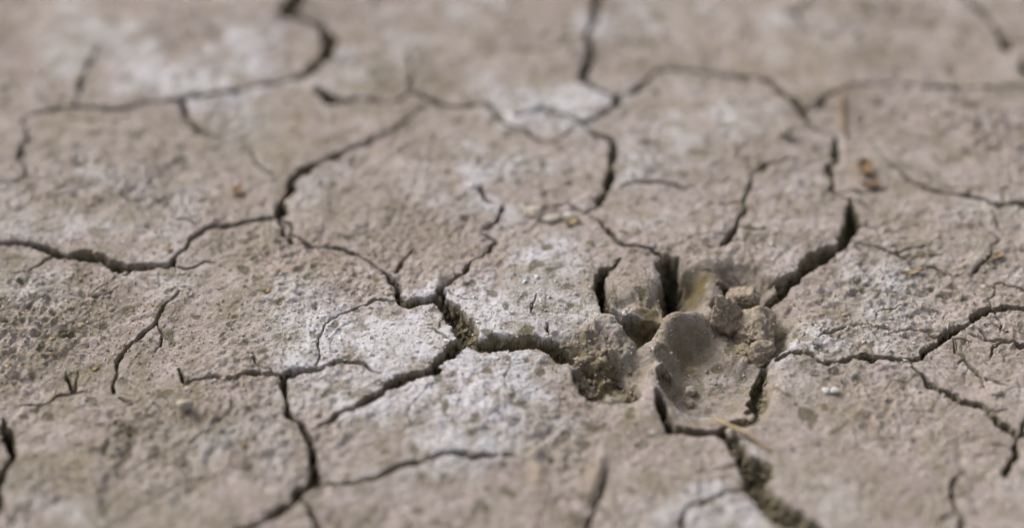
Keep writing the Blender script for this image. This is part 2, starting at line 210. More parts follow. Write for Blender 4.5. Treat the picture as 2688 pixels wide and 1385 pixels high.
def blobs(lst):
    o = np.zeros_like(XX)
    for x, y, rx, ry, ang, s in lst:
        c, sn = math.cos(math.radians(ang)), math.sin(math.radians(ang))
        u = ((XX-x)*c+(YY-y)*sn)/rx; v = (-(XX-x)*sn+(YY-y)*c)/ry
        o += s*np.exp(-(u*u+v*v))
    return o

N90, N40, N18, N8, N4, N2, N1 = (vnoise(c, i+20) for i, c in enumerate((90, 40, 18, 8, 4, 2.1, 1.15)))
E5, E2, E1 = vnoise(5, 40), vnoise(2.0, 41), vnoise(1.0, 42)

# ------------------------------------------------------------------ cracks
drop = np.zeros_like(XX); near = np.full_like(XX, 99.)
def resample(pl, step=1.0):
    p = np.array(pl, float); out = []
    q = np.vstack([2*p[0]-p[1], p, 2*p[-1]-p[-2]])
    for i in range(1, len(q)-2):
        n = max(2, int(np.hypot(*(q[i+1]-q[i])[:2])/step))
        t = np.linspace(0, 1, n, endpoint=False)[:, None]
        # a crack turns in angles more than in curves: half straight, half spline
        cr = .5*(2*q[i]+(q[i+1]-q[i-1])*t+(2*q[i-1]-5*q[i]+4*q[i+1]-q[i+2])*t*t+(3*q[i]-q[i-1]-3*q[i+1]+q[i+2])*t**3)
        ln = q[i]*(1-t)+q[i+1]*t
        out.append(.55*cr+.45*ln)
    out.append(p[-1:])
    return np.vstack(out)
def wander(n, g, scale):
    m = max(4, int(n/scale)+4); r = g.standard_normal(m)
    return np.interp(np.linspace(0, m-1, n), np.arange(m), r)
TWIGS = []
gt = np.random.default_rng(41)
for pl in CRACKS:
    for a, b in zip(pl[:-1], pl[1:]):
        if gt.uniform() > (.24 if a[0] > 60 else .07) or abs(a[0]) > 240 or not -150 < a[1] < 130: continue
        th = math.atan2(b[1]-a[1], b[0]-a[0])+gt.choice((-1, 1))*gt.uniform(.6, 1.5); x, y = a[0], a[1]; tw = [(x, y, .75)]
        for k in range(int(gt.integers(2, 5))):
            th += gt.normal(0, .3); L = gt.uniform(3, 7); x += L*math.cos(th); y += L*math.sin(th); tw.append((x, y, max(.5, .85-.12*k)))
        TWIGS.append(tw)
for ci, pl in enumerate(CRACKS+TWIGS):
    g = np.random.default_rng(100+ci)
    p = resample(pl); n = len(p)
    tan = np.gradient(p[:, :2], axis=0); tan /= np.maximum(np.hypot(tan[:, 0], tan[:, 1])[:, None], 1e-6)
    nrm = np.stack([-tan[:, 1], tan[:, 0]], 1)
    wd = p[:, 2].copy()*np.interp(p[:, 1], (60, 150), (1, 1.25)); wd *= np.interp(wd, (0, 1.2, 2.5, 4.5, 7, 10), (.5, .58, .64, .66, .74, .76))
    off = (.42*wander(n, g, 7)+.34*wander(n, g, 2.8))*np.minimum(1.1, .7+wd/6)
    xy = p[:, :2]+nrm*off[:, None]
    wd *= np.clip(1+.3*wander(n, g, 6)+.22*wander(n, g, 2), .55, 1.8)
    endf = np.minimum(np.arange(n), np.arange(n)[::-1])
    hw = np.maximum(.5*wd, .22)*np.where(endf < 3, .55+.15*endf, 1)
    for k in range(n-1):
        a, b = xy[k], xy[k+1]; h = .5*(hw[k]+hw[k+1])
        dep = min(10.*h, 13.-1.5*min(max(h-2.6, 0), 1))
        R = h+3.2
        i0 = max(0, int((min(a[0], b[0])-R-X0)/DX)); i1 = min(NX, int((max(a[0], b[0])+R-X0)/DX)+2)
        j0 = max(0, int((min(a[1], b[1])-R-Y0)/DY)); j1 = min(NY, int((max(a[1], b[1])+R-Y0)/DY)+2)
        if i1 <= i0 or j1 <= j0: continue
        sx, sy = XX[j0:j1, i0:i1], YY[j0:j1, i0:i1]
        d = b-a; L2 = d@d+1e-9
        t = np.clip(((sx-a[0])*d[0]+(sy-a[1])*d[1])/L2, 0, 1)
        dist = np.hypot(sx-a[0]-t*d[0], sy-a[1]-t*d[1])
        amp = min(1., .12+h/2.2)
        s = dist-h+amp*(.34*E5[j0:j1, i0:i1]+.3*E2[j0:j1, i0:i1]+.12*E1[j0:j1, i0:i1])
        run = min(max(.8*h, .42), 3.)
        tt = np.clip(-s/run+.3, 0, 1)
        dr = dep*(1-(1-tt)**1.6)
        V = drop[j0:j1, i0:i1]; np.maximum(V, dr, out=V)
        V = near[j0:j1, i0:i1]; np.minimum(V, s+(0 if h > 1.2 else 4*(1.2-h)/1.2), out=V)

# ------------------------------------------------------------------ the paw print: a thin-plate surface through measured heights
cp = np.array(CTRL)
def tps(r2): return np.where(r2 > 1e-9, .5*r2*np.log(np.maximum(r2, 1e-9)), 0)
n = len(cp); K = tps(((cp[:, None, :2]-cp[None, :, :2])**2).sum(2))+np.eye(n)*1.5
Pm = np.hstack([np.ones((n, 1)), cp[:, :2]])
A = np.vstack([np.hstack([K, Pm]), np.hstack([Pm.T, np.zeros((3, 3))])])
co = np.linalg.solve(A, np.concatenate([cp[:, 2], np.zeros(3)]))
def inside(px, py, poly):
    c = np.zeros(px.shape, bool); j = len(poly)-1
    for i in range(len(poly)):
        (xi, yi), (xj, yj) = poly[i], poly[j]
        c ^= ((yi > py) != (yj > py)) & (px < (xj-xi)*(py-yi)/(yj-yi+1e-12)+xi); j = i
    return c
pawm = np.zeros_like(XX)
pa = np.array(PAW)
bi = (xs > pa[:, 0].min()-30) & (xs < pa[:, 0].max()+30); bj = (ys > pa[:, 1].min()-30) & (ys < pa[:, 1].max()+30)
ix = np.ix_(bj, bi)
pin = np.zeros_like(XX, bool); pin[ix] = inside(XX[ix], YY[ix], PAW)
pawm = np.clip(blur(pin.astype(float), 5)*2.4, 0, 1)
paw = np.zeros_like(XX)
sx, sy = XX[ix], YY[ix]
zz = co[n]+co[n+1]*sx+co[n+2]*sy
for k in range(n): zz += co[k]*tps((sx-cp[k, 0])**2+(sy-cp[k, 1])**2)
paw[ix] = np.clip(zz, -14, 3.2)
paw *= pawm
def polysd(px, py, poly):
    d = np.full(px.shape, 1e9); n_ = len(poly)
    for i in range(n_):
        (ax_, ay_), (bx, by) = poly[i], poly[(i+1) % n_]
        ex, ey = bx-ax_, by-ay_
        t = np.clip(((px-ax_)*ex+(py-ay_)*ey)/(ex*ex+ey*ey), 0, 1)
        d = np.minimum(d, np.hypot(px-ax_-t*ex, py-ay_-t*ey))
    return np.where(inside(px, py, poly), -d, d)
hole = np.zeros_like(XX)
for dep, run, poly in HOLES:
    s = polysd(sx, sy, poly)+.55*E5[ix]+.3*E2[ix]
    t = np.clip(-s/run+.15, 0, 1); t = 1-(1-t)**1.7
    cur = paw[ix]; tgt = -dep+.7*N8[ix]+.5*N4[ix]
    new = cur+(np.minimum(tgt, cur)-cur)*t
    hole[ix] = np.maximum(hole[ix], t*sst(1, 5, cur-new+2)); paw[ix] = new
inpaw = sst(.5, 3.5, -paw)

# which plate a point belongs to: the traced cracks and the faint joins between their ends are the borders
wall = drop > 2.5
for pl in CLOSE+CRACKS:
    p = resample([(v[0], v[1], 1) for v in pl], .3)
    i = np.round((p[:, 0]-X0)/DX).astype(int); j = np.round((p[:, 1]-Y0)/DY).astype(int)
    for di in (0, 1):
        for dj in (0, 1):
            ok = (i+di >= 0) & (i+di < NX) & (j+dj >= 0) & (j+dj < NY)
            wall[j[ok]+dj, i[ok]+di] = True
lab = np.where(wall | pin, 0, -1).astype(np.int32)
flat = lab.ravel(); ncomp = 0
nxt = 0
todo = np.flatnonzero(flat == -1)
for s0 in todo:
    if flat[s0] != -1: continue
    ncomp += 1; flat[s0] = ncomp; st = [int(s0)]; cnt = [int(s0)]
    while st:
        k = st.pop(); i = k % NX
        for kk in ((k-1) if i else -1, (k+1) if i < NX-1 else -1, k-NX, k+NX):
            if 0 <= kk < flat.size and flat[kk] == -1:
                flat[kk] = ncomp; st.append(kk); cnt.append(kk)
    if len(cnt)*DX*DY < 220: flat[cnt] = 0
lab = flat.reshape(NY, NX)
lab[pin & (paw < .2)] = 999; lab[pin] = 999
for _ in range(400):
    z = lab == 0
    if not z.any(): break
    for sh in ((0, 1), (0, -1), (1, 0), (-1, 0)):
        r = np.roll(lab, sh, (0, 1)); z = lab == 0; lab[z] = r[z]
pt = np.zeros_like(XX)
for l in np.unique(lab):
    if l == 999: continue
    m_ = lab == l; g = np.random.default_rng(500+int(l))
    pt[m_] = g.normal(0, .25)+g.normal(0, .006)*(XX[m_]-XX[m_].mean())+g.normal(0, .006)*(YY[m_]-YY[m_].mean())
pt[lab == 999] = 0
pt = np.clip(blur(pt, 2.6), -.7, .7)

# ------------------------------------------------------------------ relief and stains
crumbly = np.clip(blobs([
    (-194.7,-33.7, 40, 40, 0, 1.0), (-141.1,-107.0, 60, 32, 15, .9), (-4.2,-79.4, 42, 26, 0, .9), (127.1,-47.8, 45, 30, 0, .4),
    (186.5,6.0, 60, 35, 0, .5), (-146.8,48.9, 60, 40, 0, .6), (-110.1,-24.0, 60, 50, 0, .35), (206.8,92.3, 40, 30, 0, .7),
    (30.0,-50.1, 14, 16, 0, 1.2), (8.7,11.2, 60, 30, 0, .3), (143.9,-16.7, 10, 7, 0, 1.2)]), 0, 1.5)
rough = (.72+.6*crumbly)*(.4+.75*sst(-1.0, 1.1, vnoise(30, 69)+.7*vnoise(11, 70)))
smooth = 1-.8*np.clip(blobs([(72.4,-68.3, 17, 22, 0, 1), (54.8,-54.8, 8, 12, 0, 1), (109.3,-81.6, 22, 14, -20, .8)]), 0, 1)
pits = sst(.75, 2.0, vnoise(2.3, 60)+.5*N1)*(.35+.65*sst(-.3, 1.1, vnoise(14, 61)))
spot = sst(1.4, 1.9, vnoise(2.8, 97)+.25*N2)*(.3+.7*sst(-.3, 1., vnoise(30, 98)+crumbly))
pits2 = sst(1.25, 2.3, vnoise(4.0, 62)+.35*N2)
grains = sst(1.0, 2.1, vnoise(2.0, 63))*(.3+crumbly)
clump = sst(.2, 1.6, vnoise(4.4, 66)+.6*vnoise(2.2, 67))*(.35+.65*sst(-.6, .9, vnoise(22, 68)))
rel = (.12*N8+.19*N4+.42*(np.abs(N2)-.8)*-1+.16*N2+.22*N1-.85*pits-.5*spot-1.0*pits2*(.5+.5*crumbly)+.8*grains*1.1+.35*clump)*rough*smooth
flake = vnoise(26, 64)+.45*vnoise(7, 65)+.12*N2                     # thin peeling layers with small steps
rel += .35*(np.tanh(flake*9)+np.tanh((flake-.9)*9)*.7)*.5*(1-inpaw)*smooth
craze = np.exp(-(vnoise(11, 71)/.05)**2)*sst(.4, 1.2, vnoise(26, 72))+np.exp(-(vnoise(7, 73)/.06)**2)*sst(.8, 1.5, vnoise(22, 74))
rel -= .6*np.clip(craze, 0, 1)*(1-inpaw)
undul = .8*N90+.55*N40+.3*N18
near = np.clip(near, 0, 40)
rim = -.3*np.exp(-near/.8)*(.6+.4*np.clip(N4, -1, 1))+.22*np.exp(-((near-6)/6)**2)*(1-inpaw)*(1+.6*N18)
mounds = blobs([(8.5,-109.0, 3.2, 3.0, 0, 2.6), (9.4,-119.2, 2.4, 9, 5, 1.4), (32.2,-116.2, 2.6, 8, -10, 2.6), (28.9,-127.2, 2.6, 10, -12, 2.0),
    (46.8,-91.2, 9, 7, -30, 2.2), (-14.5,-97.6, 4, 3, 0, 1.6), (-21.9,147.4, 5, 3, 0, -1.4), (-77.9,149.0, 6, 4, 20, -1.6), (111.9,-58.2, 12, 4.5, -14, 1.4),
    (167.9,-17.9, 5, 3, 0, -1.2), (-148.2,-9.2, 8, 5, 0, .8), (-185.6,-31.3, 9, 6, 0, 1.4), (-127.5,-98.7, 2, 1.6, 0, -1.8), (-123.1,-85.9, 3, 2.4, 0, 1.6)])
fade = np.minimum.reduce([sst(X0, X0+22, XX), sst(-X1, -X1+22, -XX), sst(Y0, Y0+18, YY), sst(-Y1, -Y1+22, -YY)])
edge2 = np.minimum.reduce([sst(X0, X0+5, XX), sst(-X1, -X1+5, -XX), sst(Y0, Y0+5, YY), sst(-Y1, -Y1+5, -YY)])
drop *= edge2
H = (undul+pt+rel+rim+mounds+paw)*fade-drop*(1-.2*inpaw)
dome = np.zeros_like(XX)
for x, y, rx, ry, hh in ((40.2,-49.7, 8.5, 8.0, 4.2), (29.8,-49.7, 8.0, 7.0, 3.6), (35.1,-40.3, 7, 6, 2.4), (48.7,-17.9, 9, 9, 1.6), (23.8,-54.9, 5, 5, 2.5), (94.0,-15.8, 5.5, 5, 4), (65.2,-36.5, 6, 4, 1.2), (89.7,-49.2, 6, 4, 2)):
    r2 = ((XX-x)/rx)**2+((YY-y)/ry)**2
    dome = np.maximum(dome, hh*np.sqrt(np.clip(1-r2*(1+.22*E5), 0, 1)))
H += dome*fade
crag = np.clip(blobs([(40.2,-49.7, 9, 9, 0, .7), (28.5,-50.1, 11, 9, 0, 1), (34.6,-61.0, 11, 9, 0, 1.4), (95.1,-25.6, 8, 10, 0, .6), (48.4,-25.3, 9, 6, 0, .8), (53.4,-25.7, 6, 5, 0, .8)]), 0, 1.3)
H += crag*(.5*N4+.5*N2+.3*N1+.9*grains)
H += sst(1, 5, drop)*(.7*N4+.45*N2)*fade+inpaw*(.12*N4+.14*N2+.14*N1+.2*sst(1.1, 2, vnoise(1.7, 90))-.25*sst(1.2, 2, vnoise(2.6, 91)))

salt = blobs([(-9.1,-36.1, 34, 24, 10, 1.0), (-5.7,-70.6, 38, 16, 5, .75), (-151.1,152.4, 56, 24, 8, .85), (18.7,123.2, 24, 26, 0, .75), (63.8,112.2, 22, 18, 0, .6),
    (17.5,43.3, 44, 22, 0, .7), (71.5,-140.8, 16, 11, 0, 1.0), (52.7,193.6, 22, 30, 0, .5), (-45.3,-40.8, 26, 14, 0, .5), (137.1,-6.7, 22, 14, -30, .6),
    (132.4,-31.3, 22, 10, 0, .5), (-8.5,-102.8, 28, 9, 0, .45), (117.7,73.1, 16, 8, 0, .6), (-35.9,179.6, 40, 30, 0, .3), (-19.2,95.3, 24, 18, 0, .25), (61.5,-96.5, 10, 6, 0, .8), (73.9,-76.6, 13, 8, 0, .8), (-73.9,-79.4, 12, 20, 0, .35), (-189.2,16.4, 10, 5, 0, .5)])
salt = np.clip(blur(salt, 12)*1.15*(.85+.3*N18+.35*N8+.3*N4+.15*N2)+.09+.13*N40+.12*N18+.10*N8, 0, 1)
tan_ = blobs([(-97.9,98.3, 36, 26, 0, .7), (125.5,149.0, 40, 26, -10, .9), (152.6,60.1, 14, 22, 0, .6), (134.8,-104.9, 18, 36, 0, .6), (8.4,-115.2, 5, 16, 0, .9),
    (31.6,-121.2, 5, 18, 0, .8), (-15.3,-97.6, 6, 6, 0, .9), (-117.7,48.9, 4, 4, 0, 1.2), (-109.0,-117.2, 9, 5, 0, .8), (-84.8,0.9, 30, 16, 0, .4), (46.8,-92.3, 12, 10, 0, .8), (55.2,-47.8, 18, 18, 0, .7), (139.6,-81.6, 18, 10, 0, .5), (26.9,-52.5, 16, 14, 0, 1.0), (8.0,164.1, 20, 6, 0, .6), (166.8,6.0, 12, 6, 0, .4)])
tan_ = np.clip(tan_*(.85+.4*N8+.3*N4)+.08+.12*N40+.2*N18+.16*N8+.08*N4, 0, 1)
olive = blobs([(-193.1,-33.7, 44, 44, 0, 1.2), (-136.1,-111.1, 56, 34, 20, 1.1), (-190.3,-57.0, 40, 20, 0, .5), (-149.5,43.3, 36, 22, 0, .35), (70.9,-57.0, 12, 12, 0, 1.1), (74.6,-16.7, 6, 10, -40, 1.3), (51.5,-43.2, 7, 8, 0, 1.1),
    (187.4,11.2, 20, 12, 0, .4), (173.9,-117.2, 24, 18, 0, .4), (138.3,115.3, 12, 9, 0, .5), (32.6,-68.3, 8, 8, 0, .8)])
M9, M5 = vnoise(9, 80), vnoise(4.5, 81)
olive = np.clip(olive*(.75+.45*M9+.4*M5)+.05+.12*vnoise(34, 82)+.13*M9+.10*M5, 0, 1)*(1-.6*np.clip(salt, 0, 1))
soil_shade = np.clip(sst(.12, .8, drop)+.35*inpaw*(1-salt)+.75*hole, 0, 1)  # bare soil in cracks; print hollows also darkened in colour as painted shade

# ------------------------------------------------------------------ materials
def mat(name):
    m = bpy.data.materials.new(name); m.use_nodes = True
    return m, m.node_tree, m.node_tree.nodes['Principled BSDF']
class NB:
    def __init__(s, t): s.t = t
    def node(s, k, **kw):
        n_ = s.t.nodes.new(k)
        for a_, v in kw.items(): setattr(n_, a_, v)
        return n_
    def link(s, a_, b_): s.t.links.new(a_, b_)
    def noise(s, vec, scale, detail=3, rough_=.6):
        n_ = s.node('ShaderNodeTexNoise'); n_.inputs['Scale'].default_value = scale; n_.inputs['Detail'].default_value = detail
        n_.inputs['Roughness'].default_value = rough_; s.link(vec, n_.inputs['Vector']); return n_.outputs['Fac']
    def ramp(s, f_, p0, p1):
        n_ = s.node('ShaderNodeMapRange', interpolation_type='SMOOTHSTEP'); n_.inputs[1].default_value = p0; n_.inputs[2].default_value = p1
        s.link(f_, n_.inputs[0]); return n_.outputs[0]
    def math(s, op, a_, b_):
        n_ = s.node('ShaderNodeMath', operation=op)
        if op == 'MULTIPLY_ADD': n_.operation = 'MULTIPLY'
        for i, v in enumerate((a_, b_)):
            if isinstance(v, (int, float)): n_.inputs[i].default_value = v
            else: s.link(v, n_.inputs[i])
        n_.use_clamp = op == 'MULTIPLY'
        return n_.outputs[0]
    def mix(s, f_, a_, b_, blend='MIX'):
        n_ = s.node('ShaderNodeMix', data_type='RGBA', blend_type=blend)
        for i, v in ((0, f_), (6, a_), (7, b_)):
            if isinstance(v, tuple): n_.inputs[i].default_value = v+(1,)
            elif isinstance(v, (int, float)): n_.inputs[i].default_value = v
            else: s.link(v, n_.inputs[i])
        return n_.outputs[2]
    def attr(s, name): return s.node('ShaderNodeAttribute', attribute_name=name).outputs['Fac']

MUD, PINK, PALE = (.382, .323, .30), (.338, .277, .26), (.45, .40, .378)
SALT, TAN, OLIVE, SOIL = (.575, .57, .60), (.32, .25, .18), (.18, .155, .10), (.165, .145, .095)
def mud_material(name, use_attr=True):
    m, t, b = mat(name); q = NB(t)
    pos = q.node('ShaderNodeTexCoord').outputs['Object']
    c = q.mix(q.ramp(q.noise(pos, 28, 4), .38, .64), MUD, PINK)
    c = q.mix(q.math('MULTIPLY', q.ramp(q.noise(pos, 150, 4, .65), .5, .72), .75), c, PALE)
    if use_attr:
        c = q.mix(q.math('MULTIPLY', q.attr('tan'), .8), c, TAN)
        g = q.math('MULTIPLY', q.attr('olive'), q.ramp(q.noise(pos, 330, 4, .65), .30, .62))
        c = q.mix(g, c, OLIVE)
        sl = q.math('ADD', q.attr('salt'), q.math('MULTIPLY_ADD', q.noise(pos, 330, 5, .7), 1.0))
        c = q.mix(q.math('MULTIPLY', q.ramp(sl, .46, 1.4), .76), c, SALT)
    dk = q.math('MULTIPLY', q.ramp(q.noise(pos, 85, 7, .76), .46, .64), .82); c = q.mix(dk, c, (.21, .178, .135))
    dk = q.math('MULTIPLY', q.ramp(q.noise(pos, 21, 5, .7), .44, .64), .46); c = q.mix(dk, c, (.25, .21, .16))
    if use_attr: c = q.mix(q.math('MULTIPLY', q.attr('spot'), .8), c, (.10, .088, .05))
    # fine specks: dark organic grains, ochre grains, pale grit
    sp = q.ramp(q.noise(pos, 620, 2, .5), .56, .68); c = q.mix(q.math('MULTIPLY', sp, .75), c, (.17, .145, .105))
    sp = q.ramp(q.noise(pos, 260, 1, .4), .73, .79); c = q.mix(q.math('MULTIPLY', sp, .5), c, (.36, .25, .12))
    sp = q.ramp(q.noise(pos, 800, 1, .4), .64, .74); c = q.mix(q.math('MULTIPLY', sp, .55), c, (.54, .50, .48))
    if use_attr:
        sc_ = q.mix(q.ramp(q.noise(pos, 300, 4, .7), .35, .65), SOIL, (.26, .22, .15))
        c = q.mix(q.attr('soil_shade'), c, sc_)
        c = q.mix(q.math('MULTIPLY', q.attr('olive_tint'), q.ramp(q.noise(pos, 240, 4, .65), .25, .6)), c, (.165, .13, .065))
    q.link(c, b.inputs['Base Color'])
    b.inputs['Roughness'].default_value = .95; b.inputs['Specular IOR Level'].default_value = .15
    bp = q.node('ShaderNodeBump'); bp.inputs['Strength'].default_value = .8; bp.inputs['Distance'].default_value = .0008
    q.link(q.math('ADD', q.noise(pos, 900, 4, .7), q.noise(pos, 420, 3, .6)), bp.inputs['Height']); q.link(bp.outputs[0], b.inputs['Normal'])
    return m
M_MUD = mud_material('dried_mud')
def simple(name, c0, c1, scale, rgh=.9, bump=.4, dist=.0006, speck=None):
    m, t, b = mat(name); q = NB(t)
    pos = q.node('ShaderNodeTexCoord').outputs['Object']
    c = q.mix(q.ramp(q.noise(pos, scale, 4, .65), .35, .65), c0, c1)
    if speck: c = q.mix(q.ramp(q.noise(pos, scale*2.6, 2, .5), .56, .68), c, speck)
    q.link(c, b.inputs['Base Color']); b.inputs['Roughness'].default_value = rgh; b.inputs['Specular IOR Level'].default_value = .2
    bp = q.node('ShaderNodeBump'); bp.inputs['Strength'].default_value = bump; bp.inputs['Distance'].default_value = dist
    q.link(q.noise(pos, scale*2.2, 4, .7), bp.inputs['Height']); q.link(bp.outputs[0], b.inputs['Normal'])
    return m
M_CLOD = simple('clod_mud', (.37, .305, .235), (.25, .20, .145), 300, bump=1, dist=.0012, speck=(.46, .41, .35))
M_CRUMB = simple('crumb_mud', (.32, .265, .19), (.22, .18, .12), 500, bump=1, speck=(.42, .37, .30))
M_GRIT, _t, _b = mat('grit_mud'); _q = NB(_t)
_c = _q.node('ShaderNodeValToRGB'); _e = _c.color_ramp.elements
_e[0].position = 0; _e[0].color = (.22, .18, .13, 1); _e[1].position = 1; _e[1].color = (.46, .42, .40, 1)
for p_, c_ in ((.25, (.29, .24, .20, 1)), (.6, (.37, .315, .285, 1)), (.9, (.40, .30, .18, 1)), (.93, (.44, .39, .36, 1))):
    _x = _e.new(p_); _x.color = c_
_q.link(_q.attr('tone'), _c.inputs[0])
_q.link(_q.mix(_q.math('MULTIPLY', _q.attr('salt'), .8), _c.outputs[0], SALT), _b.inputs['Base Color']); _b.inputs['Roughness'].default_value = .95
M_WHITE = simple('white_stone', (.64, .61, .585), (.47, .44, .41), 300)
M_PALE = simple('pale_stone', (.42, .375, .32), (.34, .295, .245), 250)
M_GREY = simple('grey_stone', (.36, .36, .35), (.26, .26, .25), 300)
M_STRAW = simple('dry_straw', (.40, .315, .19), (.30, .235, .14), 200, .7, .2)
M_HUSK = simple('dry_husk', (.33, .25, .145), (.24, .175, .10), 250, .7, .3)
M_BROWN = simple('brown_litter', (.28, .19, .11), (.19, .13, .075), 250, .8, .3)

# ------------------------------------------------------------------ ground: crack floors, plates, paw print, open land around
def add_mesh(name, V, F, m, attrs=None, normals=None, parent=None):
    me = bpy.data.meshes.new(name)
    me.vertices.add(len(V)); me.vertices.foreach_set('co', np.ascontiguousarray(V, np.float32).ravel())
    k = F.shape[1]
    me.loops.add(F.size); me.loops.foreach_set('vertex_index', F.astype(np.int32).ravel())
    me.polygons.add(len(F)); me.polygons.foreach_set('loop_start', np.arange(0, F.size, k, dtype=np.int32))
    me.polygons.foreach_set('use_smooth', np.ones(len(F), bool))
    me.update(calc_edges=True)
    for a_, v in (attrs or {}).items():
        me.attributes.new(a_, 'FLOAT', 'POINT').data.foreach_set('value', np.ascontiguousarray(v, np.float32))
    if normals is not None:
        me.attributes.new('custom_normal', 'FLOAT_VECTOR', 'POINT').data.foreach_set('vector', np.ascontiguousarray(normals, np.float32).ravel())
    me.materials.append(m)
    o = bpy.data.objects.new(name, me); C.objects.link(o)
    if parent: o.parent = parent
    return o

gz = np.gradient(H, ys, axis=0); gx = np.gradient(H, xs, axis=1)
NRM = np.stack([-gx, -gz, np.ones_like(H)], 2).reshape(-1, 3); NRM /= np.linalg.norm(NRM, axis=1)[:, None]
VALL = np.stack([XX, YY, H], 2).reshape(-1, 3)
VALL /= 1000
jj, ii = np.meshgrid(np.arange(NY-1), np.arange(NX-1), indexing='ij')
q0 = (jj*NX+ii).ravel(); FALL = np.stack([q0, q0+1, q0+NX+1, q0+NX], 1)
fl = lab[:-1, :-1].ravel().copy()
deep = drop.ravel()[FALL].min(1) > 5.5
fl[deep & (fl != 999)] = 0
olive_tint = np.clip(blobs([(75.5,-11.5, 5, 8, -40, 1.2), (54.0,-31.3, 6, 7, 0, 1.1), (70.6,-47.4, 8, 12, 0, .7), (33.1,-61.0, 8, 7, 0, .9), (25.4,-50.3, 7, 7, 0, .6), (39.1,-23.5, 4, 5, 0, .8)]), 0, 1)  # extra olive tint on the walls and floors of the print's hollows
AT = {k: v.ravel() for k, v in dict(salt=salt, tan=tan_, olive=olive, soil_shade=soil_shade, olive_tint=olive_tint, spot=spot).items()}
# crack walls stand nearly upright: cut their faces finer and break them up in depth as well as in plan
zf = VALL[:, 2][FALL]*1000
steep = ((zf.max(1)-zf.min(1)) > 1.1) & ((np.maximum(drop, 9*hole).ravel()[FALL].max(1)) > 4.5)
sidx = np.flatnonzero(steep)
free = np.ones(len(VALL), bool); free[FALL[~steep].ravel()] = False
wgt = np.where(free, 1., 0.); wgt *= 1
n3 = 4
uu, vv = np.meshgrid(np.linspace(0, 1, n3), np.linspace(0, 1, n3)); uu, vv = uu.ravel(), vv.ravel()
Wb = np.stack([(1-uu)*(1-vv), uu*(1-vv), uu*vv, (1-uu)*vv], 1)
fs = FALL[sidx]
nv3 = np.einsum('kc,fcd->fkd', Wb, VALL[fs])*1000
nw3 = np.einsum('kc,fc->fk', Wb, np.maximum(wgt[fs], .0))
edge = np.einsum('kc,fc->fk', Wb, np.ones_like(wgt[fs]))
g3 = np.random.default_rng(77)
def wob(p, lam, zs):
    o = np.zeros(len(p))
    for _ in range(10):
        k = g3.standard_normal(3); k[2] *= zs; k *= 2*np.pi/(lam*g3.uniform(.6, 1.5))/np.linalg.norm(k)
        o += np.sin(p@k+g3.uniform(0, 6.28))
    return o/2.2
pf = nv3.reshape(-1, 3); wf = np.clip(nw3.ravel()*1.3, 0, 1)
dsp = np.stack([.75*wob(pf, 4.2, 1.6)+.6*wob(pf, 1.9, 1.3), .75*wob(pf, 4.2, 1.6)+.6*wob(pf, 1.9, 1.3), .5*wob(pf, 2.6, 1)], 1)
pf = pf+dsp*wf[:, None]*.62
na = {k: np.einsum('kc,fc->fk', Wb, v[fs]).ravel() for k, v in AT.items()}
key = np.round(pf*200).astype(np.int64); key = (key[:, 0]*4000003+key[:, 1])*4000037+key[:, 2]
base = len(VALL)
# corner points stay the grid's own points
_, first, inv3 = np.unique(key, return_index=True, return_inverse=True)
newid = base+inv3
isc = np.tile((np.isin(uu, (0, 1)) & np.isin(vv, (0, 1))), len(fs))
fixed = np.where(uu < .5, np.where(vv < .5, 0, 3), np.where(vv < .5, 1, 2))
corner_old = fs[:, fixed].ravel()
still = isc & (wf < 1e-6)
mapc = np.full(len(first), -1, np.int64); mapc[inv3[still]] = corner_old[still]
newid = np.where(mapc[inv3] >= 0, mapc[inv3], newid).reshape(len(fs), n3*n3)
cells = np.array([(r*n3+c, r*n3+c+1, (r+1)*n3+c+1, (r+1)*n3+c) for r in range(n3-1) for c in range(n3-1)])
F3 = newid[:, cells].reshape(-1, 4)
VALL = np.vstack([VALL, pf[first]/1000])
AT = {k: np.concatenate([v, na[k][first]]) for k, v in AT.items()}
fl = np.concatenate([fl[~steep], np.repeat(fl[sidx], len(cells))])
FALL = np.vstack([FALL[~steep], F3])
fn = np.cross(VALL[FALL[:, 2]]-VALL[FALL[:, 0]], VALL[FALL[:, 3]]-VALL[FALL[:, 1]])
NRM = np.zeros_like(VALL)
for c_ in range(4):
    for d_ in range(3): NRM[:, d_] += np.bincount(FALL[:, c_], fn[:, d_], len(VALL))
NRM /= np.maximum(np.linalg.norm(NRM, axis=1)[:, None], 1e-12)
def sub(sel):
    F = FALL[sel]; u, inv = np.unique(F, return_inverse=True)
    return VALL[u], inv.reshape(F.shape), {k: v[u] for k, v in AT.items()}, NRM[u]

# land around the patch: more cracked mud, then open flat ground to the horizon
OR, OC = 900., 4.
def axis(a, b):
    return np.array([v for v in np.arange(-OR, a-1, OC)]+list(np.linspace(a, b, int((b-a)/OC)+1))+[v for v in np.arange(b+OC, OR-1, OC)]+[OR])
ax, ay = axis(X0, X1), axis(Y0, Y1)
GX, GY = np.meshgrid(ax, ay)
g = np.random.default_rng(3); S = 105.
nS = 42; jx = g.uniform(.05, .95, (nS, nS)); jy = g.uniform(.05, .95, (nS, nS))
def onoise(cell, seed):
    r = np.random.default_rng(seed); k = int(2*OR/cell)+7
    o = bmat(ay, -OR-cell, cell, k) @ r.standard_normal((k, k)) @ bmat(ax, -OR-cell, cell, k).T
    return o/o.std()
O70, O25, O12, O6 = (onoise(c, 200+i) for i, c in enumerate((70, 25, 12, 6)))
wx = GX+9*O70+4*O25+2*O12; wy = GY+9*onoise(70, 210)+4*onoise(25, 211)+2*onoise(12, 212)
cx, cy = np.floor(wx/S).astype(int), np.floor(wy/S).astype(int)
d1 = np.full_like(GX, 1e9); d2 = d1.copy()
